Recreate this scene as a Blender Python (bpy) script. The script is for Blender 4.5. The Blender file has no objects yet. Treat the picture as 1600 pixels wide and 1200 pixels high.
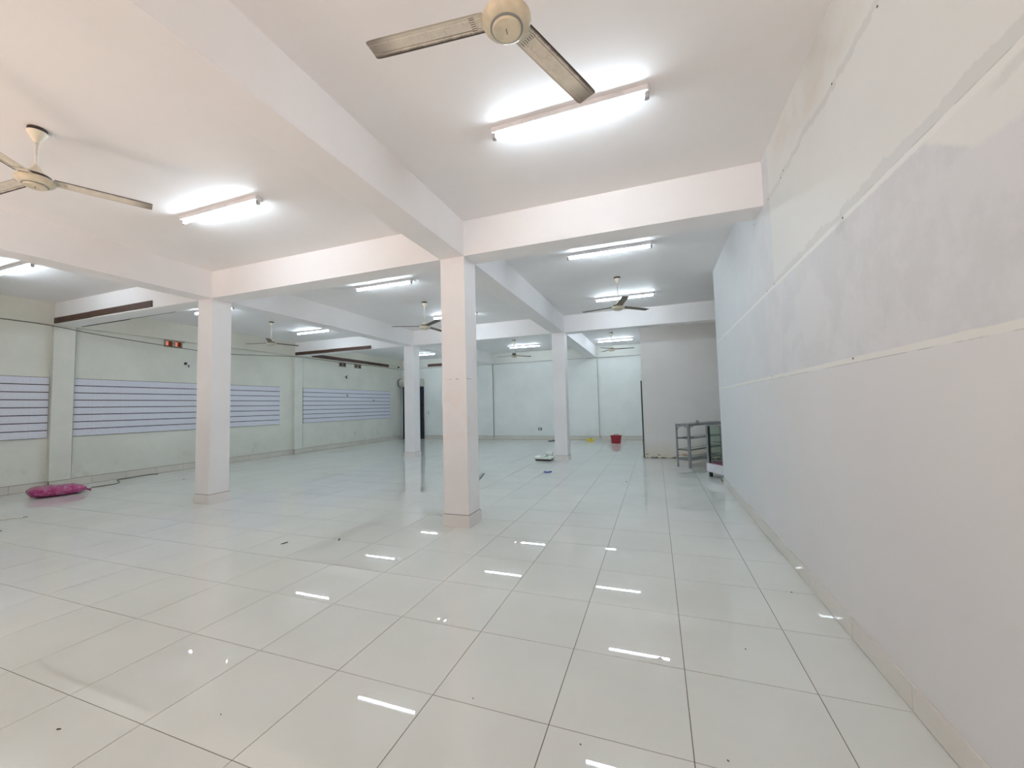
import bpy, math, random
from mathutils import Matrix, Vector, noise
random.seed(7)
SC = bpy.context.scene
COL = SC.collection
R = math.radians

# ------------------------------------------------------------------ camera
YAW, PITCH, ROLL = -0.35391, 0.05553, -0.023874
HCAM = 1.443
FPX, CXP, CYP = 630.23, 790.38, 599.42
cam_d = bpy.data.cameras.new('camera')
cam = bpy.data.objects.new('camera', cam_d)
COL.objects.link(cam)
s_, c_ = math.sin(YAW), math.cos(YAW)
sp_, cp_ = math.sin(PITCH), math.cos(PITCH)
fwd = Vector((s_ * cp_, c_ * cp_, sp_))
right0 = Vector((c_, -s_, 0))
up0 = Vector((-s_ * sp_, -c_ * sp_, cp_))
right = right0 * math.cos(ROLL) + up0 * math.sin(ROLL)
up = up0 * math.cos(ROLL) - right0 * math.sin(ROLL)
m = Matrix((right, up, -fwd)).transposed().to_4x4()
m.translation = Vector((0, 0, HCAM))
cam.matrix_world = m
cam_d.sensor_fit = 'HORIZONTAL'
cam_d.sensor_width = 36.0
cam_d.lens = FPX / 1600 * 36.0
cam_d.shift_x = (800 - CXP) / 1600
cam_d.shift_y = (CYP - 600) / 1600
cam_d.clip_start = 0.02
cam_d.clip_end = 200
SC.camera = cam

# ------------------------------------------------------------------ world, sun, exposure
W = bpy.data.worlds.new('sky')
SC.world = W
W.use_nodes = True
bg = W.node_tree.nodes['Background']
bg.inputs[0].default_value = (0.90, 0.95, 1.0, 1)
bg.inputs[1].default_value = 0.45
sun_d = bpy.data.lights.new('sun', 'SUN')
sun_d.energy = 25.0
sun_d.color = (1.0, 0.77, 0.67)
sun_d.angle = R(0.6)
sun = bpy.data.objects.new('sun', sun_d)
COL.objects.link(sun)
sun.rotation_euler = (R(31), 0, R(0))      # shines from the street side, high up
sun.location = (-6, -8, 12)
TUBE_E = 76.0
TUBE_C = (0.79, 0.91, 1.0)
SC.view_settings.view_transform = 'Standard'
SC.view_settings.look = 'None'
SC.view_settings.gamma = 1
SC.view_settings.use_curve_mapping = False
SC.view_settings.exposure = 0.08
SC.cycles.use_denoising = True
SC.cycles.max_bounces = 14
SC.cycles.diffuse_bounces = 8
SC.cycles.sample_clamp_indirect = 8

# ------------------------------------------------------------------ dimensions (metres)
XA, XB = -2.322, -6.886          # column lines
YA, YB, YF = 4.604, 10.446, -1.24
CW, CD = 0.1655, 0.162           # half sizes of the columns
ZB, ZC = 3.317, 3.757            # underside of beams, ceiling
XR = 1.058                       # right wall
XL, XLP = -11.50, -11.40         # left wall, its pilasters
YK, YKP = 16.557, 16.49          # back wall, its pilasters
YEND = 7.967                     # the right wall stops here
YPT, XPT = 11.274, -0.321        # partition block
XREC = 3.2
YFR = -1.40                      # shop front
TX0, TY0, TS = -0.5134, 1.8431, 0.6

# ------------------------------------------------------------------ materials
def new_mat(name):
    mt = bpy.data.materials.new(name)
    mt.use_nodes = True
    return mt, mt.node_tree, mt.node_tree.nodes['Principled BSDF']

class G:
    """tiny node-expression helper"""
    def __init__(s, nt): s.nt = nt
    def n(s, t): return s.nt.nodes.new(t)
    def put(s, sock, v):
        if hasattr(v, 'is_output') or hasattr(v, 'links'): s.nt.links.new(v, sock)
        else: sock.default_value = v
    def m(s, op, a, b=None, c=None):
        x = s.n('ShaderNodeMath'); x.operation = op
        s.put(x.inputs[0], a)
        if b is not None: s.put(x.inputs[1], b)
        if c is not None: s.put(x.inputs[2], c)
        return x.outputs[0]
    def ramp(s, v, a, b):                 # 0 below a, 1 above b, smooth
        x = s.n('ShaderNodeMapRange'); x.interpolation_type = 'SMOOTHSTEP'
        s.put(x.inputs[0], v); x.inputs[1].default_value = a; x.inputs[2].default_value = b
        if a > b:
            x.inputs[1].default_value = b; x.inputs[2].default_value = a
            x.inputs[3].default_value = 1; x.inputs[4].default_value = 0
        return x.outputs[0]
    def band(s, v, a, b, e):
        return s.m('MULTIPLY', s.ramp(v, a - e, a + e), s.ramp(v, b + e, b - e))
    def mix(s, f, a, b):
        x = s.n('ShaderNodeMix'); x.data_type = 'RGBA'
        s.put(x.inputs[0], f)
        for k, v in ((6, a), (7, b)):
            s.put(x.inputs[k], tuple(v) + (1,) if isinstance(v, (tuple, list)) and len(v) == 3 else v)
        return x.outputs[2]
    def coord(s, scale=(1, 1, 1), kind='Object'):
        t = s.n('ShaderNodeTexCoord'); mp = s.n('ShaderNodeMapping')
        mp.inputs['Scale'].default_value = scale
        s.nt.links.new(t.outputs[kind], mp.inputs[0])
        return mp.outputs[0]
    def noise(s, scale, detail=4, rough=0.55, vec=None, stretch=(1, 1, 1)):
        x = s.n('ShaderNodeTexNoise'); x.inputs['Scale'].default_value = scale
        x.inputs['Detail'].default_value = detail; x.inputs['Roughness'].default_value = rough
        s.nt.links.new(vec if vec is not None else s.coord(stretch), x.inputs[0])
        return x.outputs[0]
    def xyz(s):
        t = s.n('ShaderNodeTexCoord'); x = s.n('ShaderNodeSeparateXYZ')
        s.nt.links.new(t.outputs['Object'], x.inputs[0])
        return x.outputs
    def bump(s, h, strength, dist, bsdf):
        b = s.n('ShaderNodeBump'); b.inputs['Strength'].default_value = strength
        b.inputs['Distance'].default_value = dist
        s.put(b.inputs['Height'], h)
        s.nt.links.new(b.outputs[0], bsdf.inputs['Normal'])

def simple(name, col, rough=0.5, metal=0.0, vary=0.06, scale=6, coat=0.0, bump=0.0):
    mt, nt, b = new_mat(name); g = G(nt)
    n = g.noise(scale)
    dark = tuple(c * (1 - vary * 1.5) for c in col); lite = tuple(min(1, c * (1 + vary)) for c in col)
    g.put(b.inputs['Base Color'], g.mix(g.ramp(n, 0.3, 0.7), dark, lite))
    b.inputs['Roughness'].default_value = rough
    b.inputs['Metallic'].default_value = metal
    b.inputs['Coat Weight'].default_value = coat
    if bump: g.bump(g.noise(scale * 8), bump, 0.002, b)
    return mt

def emitter(name, col, strength):
    mt, nt, b = new_mat(name)
    b.inputs['Base Color'].default_value = (0.9, 0.9, 0.9, 1)
    b.inputs['Emission Color'].default_value = (*col, 1)
    b.inputs['Emission Strength'].default_value = strength
    return mt

def paint(name, col, mott=0.03, dirt=0.0, speck=True):
    mt, nt, b = new_mat(name); g = G(nt)
    n = g.noise(0.9, 5, 0.6)
    c = g.mix(g.ramp(n, 0.32, 0.68), tuple(v * (1 - mott * 1.4) for v in col), tuple(min(1, v * (1 + mott)) for v in col))
    if speck:
        sp = g.noise(22, 2, 0.5)
        c = g.mix(g.m('MULTIPLY', g.ramp(sp, 0.77, 0.80), 0.45), c, (0.22, 0.20, 0.17))
    if dirt:
        d = g.noise(3.0, 8, 0.7)
        z = g.xyz()[2]
        f = g.m('MULTIPLY', g.ramp(d, 0.5, 0.75), g.ramp(z, 0.9, 0.1))
        c = g.mix(g.m('MULTIPLY', f, dirt), c, (0.50, 0.46, 0.34))
    g.put(b.inputs['Base Color'], c)
    b.inputs['Roughness'].default_value = 0.62
    b.inputs['Specular IOR Level'].default_value = 0.3
    g.bump(g.noise(45, 3), 0.08, 0.003, b)
    return mt

M = {}
M['ceiling'] = paint('ceiling_paint', (0.86, 0.85, 0.855), 0.015, speck=False)
M['beam'] = paint('beam_paint', (0.87, 0.86, 0.865), 0.015, speck=False)
M['left'] = paint('left_wall_paint', (0.745, 0.755, 0.69), 0.04, dirt=0.5)
M['left_up'] = paint('left_wall_upper_paint', (0.72, 0.71, 0.63), 0.04, speck=False)
M['back'] = paint('back_wall_paint', (0.81, 0.84, 0.825), 0.03, dirt=0.3)
M['back_up'] = paint('back_wall_upper_paint', (0.76, 0.77, 0.73), 0.03, speck=False)
M['front'] = paint('front_wall_paint', (0.76, 0.74, 0.70), 0.03)

def column_paint(name, mark):
    mt, nt, b = new_mat(name); g = G(nt)
    x, y, z = g.xyz()
    c = g.mix(g.ramp(g.noise(1.2, 4), 0.3, 0.7), (0.84, 0.82, 0.83), (0.88, 0.87, 0.88))
    ln = g.m('MULTIPLY', g.band(g.m('ADD', z, g.m('MULTIPLY', g.noise(6, 3), 0.02)), 1.797, 1.805, 0.003), g.ramp(g.noise(14, 4), 0.5, 0.62))
    c = g.mix(g.m('MULTIPLY', ln, mark), c, (0.30, 0.24, 0.18))
    st = g.m('MULTIPLY', g.ramp(g.noise(2.2, 5), 0.52, 0.75), g.band(z, 0.9, 1.6, 0.3))
    c = g.mix(g.m('MULTIPLY', st, 0.55 * mark), c, (0.80, 0.62, 0.46))
    sp = g.noise(13, 2)
    c = g.mix(g.m('MULTIPLY', g.ramp(sp, 0.75, 0.79), 0.7), c, (0.2, 0.17, 0.14))
    g.put(b.inputs['Base Color'], c)
    b.inputs['Roughness'].default_value = 0.55
    g.bump(g.noise(40, 3), 0.08, 0.003, b)
    return mt
M['column'] = column_paint('column_paint', 0.0)
M['column_stained'] = column_paint('stained_column_paint', 1.0)

def right_paint():
    """repainted partition: cream old paint above, lilac grey undercoat, smeared joint filler"""
    mt, nt, b = new_mat('patched_wall_paint'); g = G(nt)
    x, y, z = g.xyz()
    big = g.noise(0.7, 4); mid = g.noise(2.5, 6, 0.65); fin = g.noise(11, 5, 0.7)
    wob = g.m('MULTIPLY', g.m('SUBTRACT', mid, 0.5), 0.10)
    wobf = g.m('MULTIPLY', g.m('SUBTRACT', fin, 0.5), 0.07)
    def steps(size, seed, amp):
        cmb = g.n('ShaderNodeCombineXYZ'); g.put(cmb.inputs[0], g.m('SNAP', g.m('ADD', y, g.m('MULTIPLY', g.m('SUBTRACT', fin, 0.5), size * 0.5)), size)); cmb.inputs[1].default_value = seed
        wn = g.n('ShaderNodeTexWhiteNoise'); g.nt.links.new(cmb.outputs[0], wn.inputs['Vector'])
        return g.m('MULTIPLY', g.m('SUBTRACT', wn.outputs['Value'], 0.5), amp)
    st1 = g.m('ADD', steps(0.13, 1.0, 0.035), steps(0.31, 4.0, 0.03))
    st2 = g.m('ADD', steps(0.17, 7.0, 0.04), steps(0.4, 9.0, 0.03))
    low = g.mix(g.ramp(big, 0.35, 0.65), (0.76, 0.75, 0.75), (0.79, 0.78, 0.785))
    grey = g.mix(g.ramp(mid, 0.42, 0.58), (0.705, 0.71, 0.725), (0.755, 0.757, 0.775))
    cream = g.mix(g.ramp(big, 0.35, 0.65), (0.79, 0.795, 0.765), (0.82, 0.82, 0.795))
    c = g.mix(g.ramp(z, 1.66, 1.68), low, grey)
    # the cream field above the upper joint ends at a straight vertical edge
    up = g.m('MULTIPLY', g.ramp(z, 2.485, 2.495), g.ramp(y, 4.26, 4.22))
    # near the camera the cream hangs lower with a ragged brushed edge
    yo = g.m('MULTIPLY', g.m('MAXIMUM', g.m('SUBTRACT', y, 1.8), 0.0), 0.65)
    lowc = g.m('MULTIPLY', g.ramp(g.m('ADD', g.m('SUBTRACT', z, yo), wobf), 2.265, 2.295), g.ramp(g.m('ADD', y, wob), 2.14, 2.08))
    c = g.mix(g.m('MAXIMUM', up, lowc), c, cream)
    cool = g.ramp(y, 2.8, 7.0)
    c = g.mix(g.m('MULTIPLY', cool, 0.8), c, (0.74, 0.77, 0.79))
    # filler above the upper joint, ragged top
    f1 = g.m('MULTIPLY', g.m('MULTIPLY', g.ramp(z, 2.488, 2.494), g.ramp(g.m('ADD', g.m('ADD', z, st1), wobf), 2.553, 2.545)), g.ramp(y, 4.7, 4.3))
    c = g.mix(g.m('MULTIPLY', f1, 0.75), c, (0.70, 0.71, 0.70))
    # smeared patch on the near cream field
    f0 = g.m('MULTIPLY', g.band(g.m('ADD', z, wobf), 2.41, 2.45, 0.008), g.band(y, 1.2, 1.72, 0.05))
    c = g.mix(g.m('MULTIPLY', f0, 0.6), c, (0.70, 0.70, 0.69))
    f2 = g.m('MULTIPLY', g.band(g.m('ADD', g.m('ADD', z, st2), wobf), 3.275, 3.325, 0.006), g.ramp(y, 4.4, 4.3))
    c = g.mix(g.m('MULTIPLY', f2, 0.7), c, (0.70, 0.69, 0.675))
    # pale joint tapes
    t1 = g.band(g.m('ADD', z, g.m('MULTIPLY', wobf, 0.35)), 2.462, 2.492, 0.003)
    c = g.mix(g.m('MULTIPLY', t1, 0.95), c, (0.85, 0.855, 0.83))
    t2 = g.band(g.m('ADD', z, g.m('MULTIPLY', wobf, 0.3)), 1.642, 1.672, 0.003)
    c = g.mix(g.m('MULTIPLY', t2, 0.95), c, (0.84, 0.835, 0.80))
    t3 = g.m('MULTIPLY', g.band(z, 3.29, 3.298, 0.003), g.ramp(y, 4.6, 6.0))
    c = g.mix(g.m('MULTIPLY', t3, 0.6), c, (0.85, 0.87, 0.86))
    # hairline cracks along the joints
    k1 = g.m('MULTIPLY', g.band(z, 2.4925, 2.4955, 0.0015), g.ramp(mid, 0.46, 0.54))
    k2 = g.m('MULTIPLY', g.band(z, 1.6385, 1.6415, 0.0015), g.ramp(mid, 0.42, 0.5))
    c = g.mix(g.m('MULTIPLY', g.m('MAXIMUM', k1, k2), 0.7), c, (0.35, 0.33, 0.30))
    # patchy brownish tone towards the ceiling
    st = g.m('MULTIPLY', g.ramp(z, 3.3, 3.5), g.m('MULTIPLY', g.ramp(mid, 0.4, 0.7), g.ramp(y, 4.3, 3.9)))
    c = g.mix(g.m('MULTIPLY', st, 0.4), c, (0.72, 0.60, 0.48))
    sm = g.ramp(g.noise(1.9, 3), 0.70, 0.80)
    c = g.mix(g.m('MULTIPLY', sm, 0.35), c, (0.45, 0.44, 0.42))
    g.put(b.inputs['Base Color'], c)
    b.inputs['Roughness'].default_value = 0.6
    b.inputs['Specular IOR Level'].default_value = 0.3
    g.bump(g.noise(30, 4), 0.1, 0.003, b)
    return mt
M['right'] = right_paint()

def partition_paint():
    mt, nt, b = new_mat('partition_paint'); g = G(nt)
    x, y, z = g.xyz()
    c = g.mix(g.ramp(g.noise(0.8, 4), 0.3, 0.7), (0.81, 0.79, 0.77), (0.86, 0.845, 0.83))
    low = g.m('MULTIPLY', g.ramp(z, 0.55, 0.0), 0.5)
    c = g.mix(low, c, (0.70, 0.62, 0.46))
    n = g.noise(7, 6, 0.7)
    rag = g.ramp(g.m('SUBTRACT', g.m('MULTIPLY', n, 0.24), z), 0.098, 0.108)
    c = g.mix(rag, c, (0.10, 0.055, 0.03))
    rag2 = g.m('MULTIPLY', g.band(g.m('ADD', z, g.m('MULTIPLY', n, 0.12)), 0.13, 0.16, 0.01), g.ramp(g.noise(3, 3), 0.5, 0.6))
    c = g.mix(rag2, c, (0.40, 0.20, 0.09))
    c = g.mix(g.m('MULTIPLY', g.ramp(g.noise(20, 2), 0.765, 0.79), 0.6), c, (0.25, 0.22, 0.2))
    g.put(b.inputs['Base Color'], c)
    b.inputs['Roughness'].default_value = 0.6
    g.bump(g.noise(30, 4), 0.1, 0.003, b)
    return mt
M['partition'] = partition_paint()

def tile_mat(name, col, rough=0.05, mott=0.02, spec=0.5, ior=1.5):
    mt, nt, b = new_mat(name); g = G(nt)
    tc = g.n('ShaderNodeNewGeometry')
    n = g.noise(1.3, 5, 0.6, vec=tc.outputs['Position'])
    n2 = g.noise(6, 6, 0.7, vec=tc.outputs['Position'])
    c = g.mix(g.ramp(n, 0.3, 0.7), tuple(v * (1 - mott * 1.5) for v in col), tuple(min(1, v * (1 + mott)) for v in col))
    oi = g.n('ShaderNodeObjectInfo')
    hs = g.n('ShaderNodeHueSaturation')
    g.put(hs.inputs['Value'], g.m('ADD', 0.985, g.m('MULTIPLY', oi.outputs['Random'], 0.03)))
    g.nt.links.new(c, hs.inputs['Color'])
    c = g.mix(g.m('MULTIPLY', g.ramp(n2, 0.68, 0.78), 0.10), hs.outputs[0], (0.36, 0.33, 0.28))
    g.put(b.inputs['Base Color'], c)
    g.put(b.inputs['Roughness'], g.m('ADD', rough, g.m('MULTIPLY', g.ramp(n2, 0.55, 0.8), 0.02)))
    b.inputs['IOR'].default_value = ior
    b.inputs['Specular IOR Level'].default_value = spec
    return mt
M['tile'] = tile_mat('polished_floor_tile', (0.715, 0.74, 0.71), 0.008, ior=1.72)
M['skirt'] = tile_mat('skirting_tile', (0.74, 0.71, 0.66), 0.04)
M['skirt_left'] = tile_mat('left_skirting_tile', (0.68, 0.65, 0.59), 0.10)
M['plinth'] = tile_mat('plinth_tile', (0.82, 0.79, 0.78), 0.10)
M['grout'] = simple('grout', (0.13, 0.115, 0.09), 0.9)
M['joint'] = simple('dark_grey_strip', (0.36, 0.36, 0.33), 0.9)
M['pavement'] = simple('pavement_concrete', (0.50, 0.48, 0.44), 0.9, scale=2)

M['fixture'] = simple('fixture_white_metal', (0.80, 0.80, 0.84), 0.35)
M['socket'] = simple('fixture_grey_socket', (0.45, 0.46, 0.48), 0.4)
M['tube'] = emitter('fluorescent_tube', TUBE_C, TUBE_E)
M['cream'] = simple('fan_cream_enamel', (0.68, 0.61, 0.46), 0.28, vary=0.08, scale=14, coat=0.3)
M['cream_white'] = simple('fan_canopy_plastic', (0.76, 0.72, 0.60), 0.4)
M['rod'] = simple('fan_rod_white', (0.80, 0.79, 0.74), 0.4)
M['dark'] = simple('dark_motor_metal', (0.045, 0.035, 0.032), 0.6)
M['ring'] = simple('fan_grey_ring', (0.27, 0.29, 0.28), 0.35)
M['black'] = simple('black_plastic', (0.02, 0.02, 0.022), 0.5)
M['white_plastic'] = simple('white_plastic', (0.80, 0.82, 0.80), 0.4)
M['slat'] = simple('slat_lilac_laminate', (0.72, 0.735, 0.82), 0.4, vary=0.03, scale=30)
M['slat_back'] = simple('slat_groove_dark', (0.035, 0.037, 0.04), 0.6)
M['navy'] = simple('dark_navy_painted_steel', (0.012, 0.013, 0.03), 0.45)
M['shutter'] = simple('shutter_blue_grey_steel', (0.30, 0.33, 0.40), 0.4, metal=0.3)
M['drum'] = simple('shutter_drum_cream', (0.62, 0.62, 0.55), 0.45)
M['alu'] = simple('aluminium_frame', (0.30, 0.32, 0.33), 0.42, metal=0.45)
M['alu_dark'] = simple('dark_aluminium_edge', (0.06, 0.063, 0.066), 0.4, metal=0.5)
M['maroon'] = simple('maroon_cloth_lining', (0.36, 0.13, 0.22), 0.8)
M['laminate'] = simple('white_laminate', (0.78, 0.79, 0.86), 0.3)
M['yellow'] = simple('yellow_plastic', (0.68, 0.56, 0.05), 0.45)
M['red'] = simple('dark_red_plastic', (0.28, 0.008, 0.02), 0.4)
M['blue'] = simple('blue_plastic', (0.02, 0.07, 0.38), 0.4)
M['green'] = simple('green_ribbon', (0.03, 0.22, 0.06), 0.5)
M['foam'] = simple('white_foam', (0.80, 0.86, 0.80), 0.5)
M['cable'] = simple('black_cable', (0.05, 0.05, 0.04), 0.6)
M['cable_grey'] = simple('grey_green_cable', (0.14, 0.15, 0.10), 0.6)
M['scrap'] = simple('brown_scrap', (0.15, 0.09, 0.07), 0.8, vary=0.3)
M['paper'] = simple('pale_scrap', (0.60, 0.57, 0.48), 0.7)
M['leaf'] = simple('dry_leaf', (0.10, 0.09, 0.06), 0.8, vary=0.3)
M['vent_frame'] = simple('vent_frame_paint', (0.38, 0.32, 0.26), 0.7)
M['vent_dark'] = simple('vent_dark_recess', (0.06, 0.045, 0.04), 0.8)
M['vent_red'] = simple('vent_terracotta_recess', (0.20, 0.035, 0.025), 0.8)
M['vent_lit'] = emitter('vent_daylight_glow', (1.0, 0.30, 0.16), 0.55)
M['vent_lit'].node_tree.nodes['Principled BSDF'].inputs['Base Color'].default_value = (0.35, 0.08, 0.05, 1)

def glass(name, col):
    mt, nt, b = new_mat(name)
    b.inputs['Base Color'].default_value = (*col, 1)
    b.inputs['Transmission Weight'].default_value = 1.0
    b.inputs['Roughness'].default_value = 0.02
    b.inputs['IOR'].default_value = 1.15
    return mt
M['glass'] = glass('pale_green_glass', (0.84, 0.93, 0.885))

def wood(name):
    mt, nt, b = new_mat(name); g = G(nt)
    n = g.noise(14, 6, 0.7, stretch=(0.25, 0.25, 3))
    c = g.mix(g.ramp(n, 0.35, 0.7), (0.042, 0.020, 0.013), (0.115, 0.056, 0.036))
    g.put(b.inputs['Base Color'], c); b.inputs['Roughness'].default_value = 0.6
    return mt
M['wood'] = wood('brown_batten_wood')

def blade_mat(name, ca, cb):
    mt, nt, b = new_mat(name); g = G(nt)
    x, y, z = g.xyz()
    n = g.noise(16, 6, 0.7); n2 = g.noise(60, 4, 0.7)
    c = g.mix(g.ramp(n, 0.3, 0.7), ca, cb)
    yy = g.m('ADD', y, g.m('MULTIPLY', g.m('SUBTRACT', n, 0.5), 0.016))
    # soot packed on the leading edge and thinner on the trailing edge
    lead = g.ramp(yy, -0.036, -0.053)
    c = g.mix(g.m('MULTIPLY', g.ramp(yy, -0.028, -0.052), 0.35), c, (0.28, 0.22, 0.18))
    c = g.mix(g.m('MULTIPLY', lead, 0.95), c, (0.035, 0.022, 0.018))
    c = g.mix(g.m('MULTIPLY', g.ramp(yy, 0.046, 0.058), 0.55), c, (0.24, 0.20, 0.15))
    tip = g.m('MULTIPLY', g.ramp(g.m('ADD', x, g.m('MULTIPLY', n, 0.1)), 0.58, 0.74), 0.7)
    c = g.mix(tip, c, (0.13, 0.10, 0.085))
    c = g.mix(g.m('MULTIPLY', g.ramp(n2, 0.58, 0.7), 0.35), c, (0.12, 0.08, 0.06))
    line = g.band(y, -0.0315, -0.0285, 0.0008)
    c = g.mix(g.m('MULTIPLY', line, g.m('MULTIPLY', g.band(x, 0.17, 0.66, 0.01), 0.9)), c, (0.05, 0.03, 0.025))
    # row of short grooves near the root
    wv = g.m('SINE', g.m('MULTIPLY', y, 520.0))
    gr = g.m('MULTIPLY', g.ramp(wv, 0.2, 0.6), g.m('MULTIPLY', g.band(x, 0.150, 0.175, 0.003), g.band(y, -0.045, 0.048, 0.002)))
    c = g.mix(g.m('MULTIPLY', gr, 0.85), c, (0.09, 0.05, 0.04))
    g.put(b.inputs['Base Color'], c)
    b.inputs['Roughness'].default_value = 0.6
    return mt
M['blade'] = blade_mat('grimy_fan_blade', (0.66, 0.61, 0.52), (0.78, 0.73, 0.63))
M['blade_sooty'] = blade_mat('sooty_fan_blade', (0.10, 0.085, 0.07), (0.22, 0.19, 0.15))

def pink_mat():
    mt, nt, b = new_mat('pink_plastic_wrap'); g = G(nt)
    n = g.noise(9, 5, 0.65, stretch=(1, 1, 2)); n2 = g.noise(22, 4, 0.6)
    c = g.mix(g.ramp(n, 0.35, 0.65), (0.36, 0.025, 0.15), (0.44, 0.10, 0.25))
    c = g.mix(g.m('MULTIPLY', g.ramp(n2, 0.56, 0.68), 0.6), c, (0.62, 0.38, 0.48))
    g.put(b.inputs['Base Color'], c)
    b.inputs['Roughness'].default_value = 0.25
    g.bump(n2, 0.6, 0.01, b)
    return mt
M['pink'] = pink_mat()

# ------------------------------------------------------------------ mesh helpers
class MB:
    def __init__(s): s.v = []; s.f = []
    def box(s, x0, y0, z0, x1, y1, z1):
        o = len(s.v)
        for z in (z0, z1):
            for x, y in ((x0, y0), (x1, y0), (x1, y1), (x0, y1)): s.v.append((x, y, z))
        for q in ((0, 3, 2, 1), (4, 5, 6, 7), (0, 1, 5, 4), (1, 2, 6, 5), (2, 3, 7, 6), (3, 0, 4, 7)):
            s.f.append(tuple(o + k for k in q))
        return s
    def rbox(s, x0, y0, z0, x1, y1, z1, b=0.004):
        """box with chamfered vertical and top edges"""
        o = len(s.v)
        b = min(b, (x1 - x0) / 3, (y1 - y0) / 3, (z1 - z0) / 3)
        def ring(z, k):
            return [(x0 + b + k, y0 + k, z), (x1 - b - k, y0 + k, z), (x1 - k, y0 + b + k, z), (x1 - k, y1 - b - k, z),
                    (x1 - b - k, y1 - k, z), (x0 + b + k, y1 - k, z), (x0 + k, y1 - b - k, z), (x0 + k, y0 + b + k, z)]
        h = b * 0.5
        rs = [ring(z0, h), ring(z0 + h, 0), ring(z1 - h, 0), ring(z1, h)]
        for r in rs: s.v += r
        for i in range(3):
            for k in range(8):
                a = o + i * 8 + k; c = o + i * 8 + (k + 1) % 8
                s.f.append((a, c, c + 8, a + 8))
        s.f.append(tuple(o + k for k in range(7, -1, -1)))
        s.f.append(tuple(o + 24 + k for k in range(8)))
        return s
    def lathe(s, prof, seg=32, c=(0, 0, 0), close=True):
        o = len(s.v)
        for r, z in prof:
            for k in range(seg):
                a = 2 * math.pi * k / seg
                s.v.append((c[0] + r * math.cos(a), c[1] + r * math.sin(a), c[2] + z))
        for i in range(len(prof) - 1):
            for k in range(seg):
                a = o + i * seg + k; b = o + i * seg + (k + 1) % seg
                s.f.append((a, a + seg, b + seg, b))
        if close:
            s.f.append(tuple(o + k for k in range(seg)))
            s.f.append(tuple(o + (len(prof) - 1) * seg + k for k in range(seg - 1, -1, -1)))
        return s
    def tube(s, pts, r, seg=8):
        o = len(s.v); n = len(pts); P = [Vector(p) for p in pts]
        for i, p in enumerate(P):
            t = (P[min(i + 1, n - 1)] - P[max(i - 1, 0)]).normalized()
            ref = Vector((0, 0, 1)) if abs(t.z) < 0.9 else Vector((1, 0, 0))
            u = t.cross(ref).normalized(); w = t.cross(u)
            for k in range(seg):
                a = 2 * math.pi * k / seg
                s.v.append(tuple(p + u * (r * math.cos(a)) + w * (r * math.sin(a))))
        for i in range(n - 1):
            for k in range(seg):
                a = o + i * seg + k; b = o + i * seg + (k + 1) % seg
                s.f.append((a, b, b + seg, a + seg))
        s.f.append(tuple(o + k for k in range(seg - 1, -1, -1)))
        s.f.append(tuple(o + (n - 1) * seg + k for k in range(seg)))
        return s
    def prism(s, poly, z0, z1):
        o = len(s.v); n = len(poly)
        s.v += [(x, y, z0) for x, y in poly] + [(x, y, z1) for x, y in poly]
        s.f.append(tuple(o + k for k in range(n - 1, -1, -1)))
        s.f.append(tuple(o + n + k for k in range(n)))
        for k in range(n):
            s.f.append((o + k, o + (k + 1) % n, o + n + (k + 1) % n, o + n + k))
        return s
    def xf(s, mat):
        s.v = [tuple(mat @ Vector(p)) for p in s.v]; return s
    def mesh(s, name, mat, smooth=False):
        me = bpy.data.meshes.new(name)
        me.from_pydata(s.v, [], s.f)
        me.materials.append(mat)
        if smooth:
            for p in me.polygons: p.use_smooth = True
        me.update()
        return me
    def obj(s, name, mat, parent=None, smooth=False):
        return link(name, s.mesh(name, mat, smooth), parent)

def link(name, me, parent=None):
    o = bpy.data.objects.new(name, me); COL.objects.link(o)
    if parent: o.parent = parent
    return o
def auto_smooth(o, ang=40):
    me = o.data
    for p in me.polygons: p.use_smooth = True
    me.set_sharp_from_angle(angle=R(ang))
    return o
def tag(o, label, cat, group=None):
    o['label'] = label; o['category'] = cat
    if group: o['group'] = group
    return o
def empty(name, loc, label, cat, group=None, rz=0):
    o = bpy.data.objects.new(name, None); COL.objects.link(o)
    o.location = loc; o.rotation_euler = (0, 0, rz); o.empty_display_size = 0.1
    return tag(o, label, cat, group)
def struct(o):
    o['kind'] = 'structure'; return o
def copy_tree(root):
    r = root.copy(); COL.objects.link(r)
    for ch in root.children:
        c = ch.copy(); COL.objects.link(c); c.parent = r
        for g in ch.children:
            d = g.copy(); COL.objects.link(d); d.parent = c
    return r

# ------------------------------------------------------------------ projection, to rank the floor tiles by visible size
def project(x, y, z=0.0):
    d = Vector((x, y, z - HCAM)); w = d.dot(fwd)
    if w < 0.05: return None
    return CXP + FPX * d.dot(right) / w, CYP - FPX * d.dot(up) / w

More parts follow.
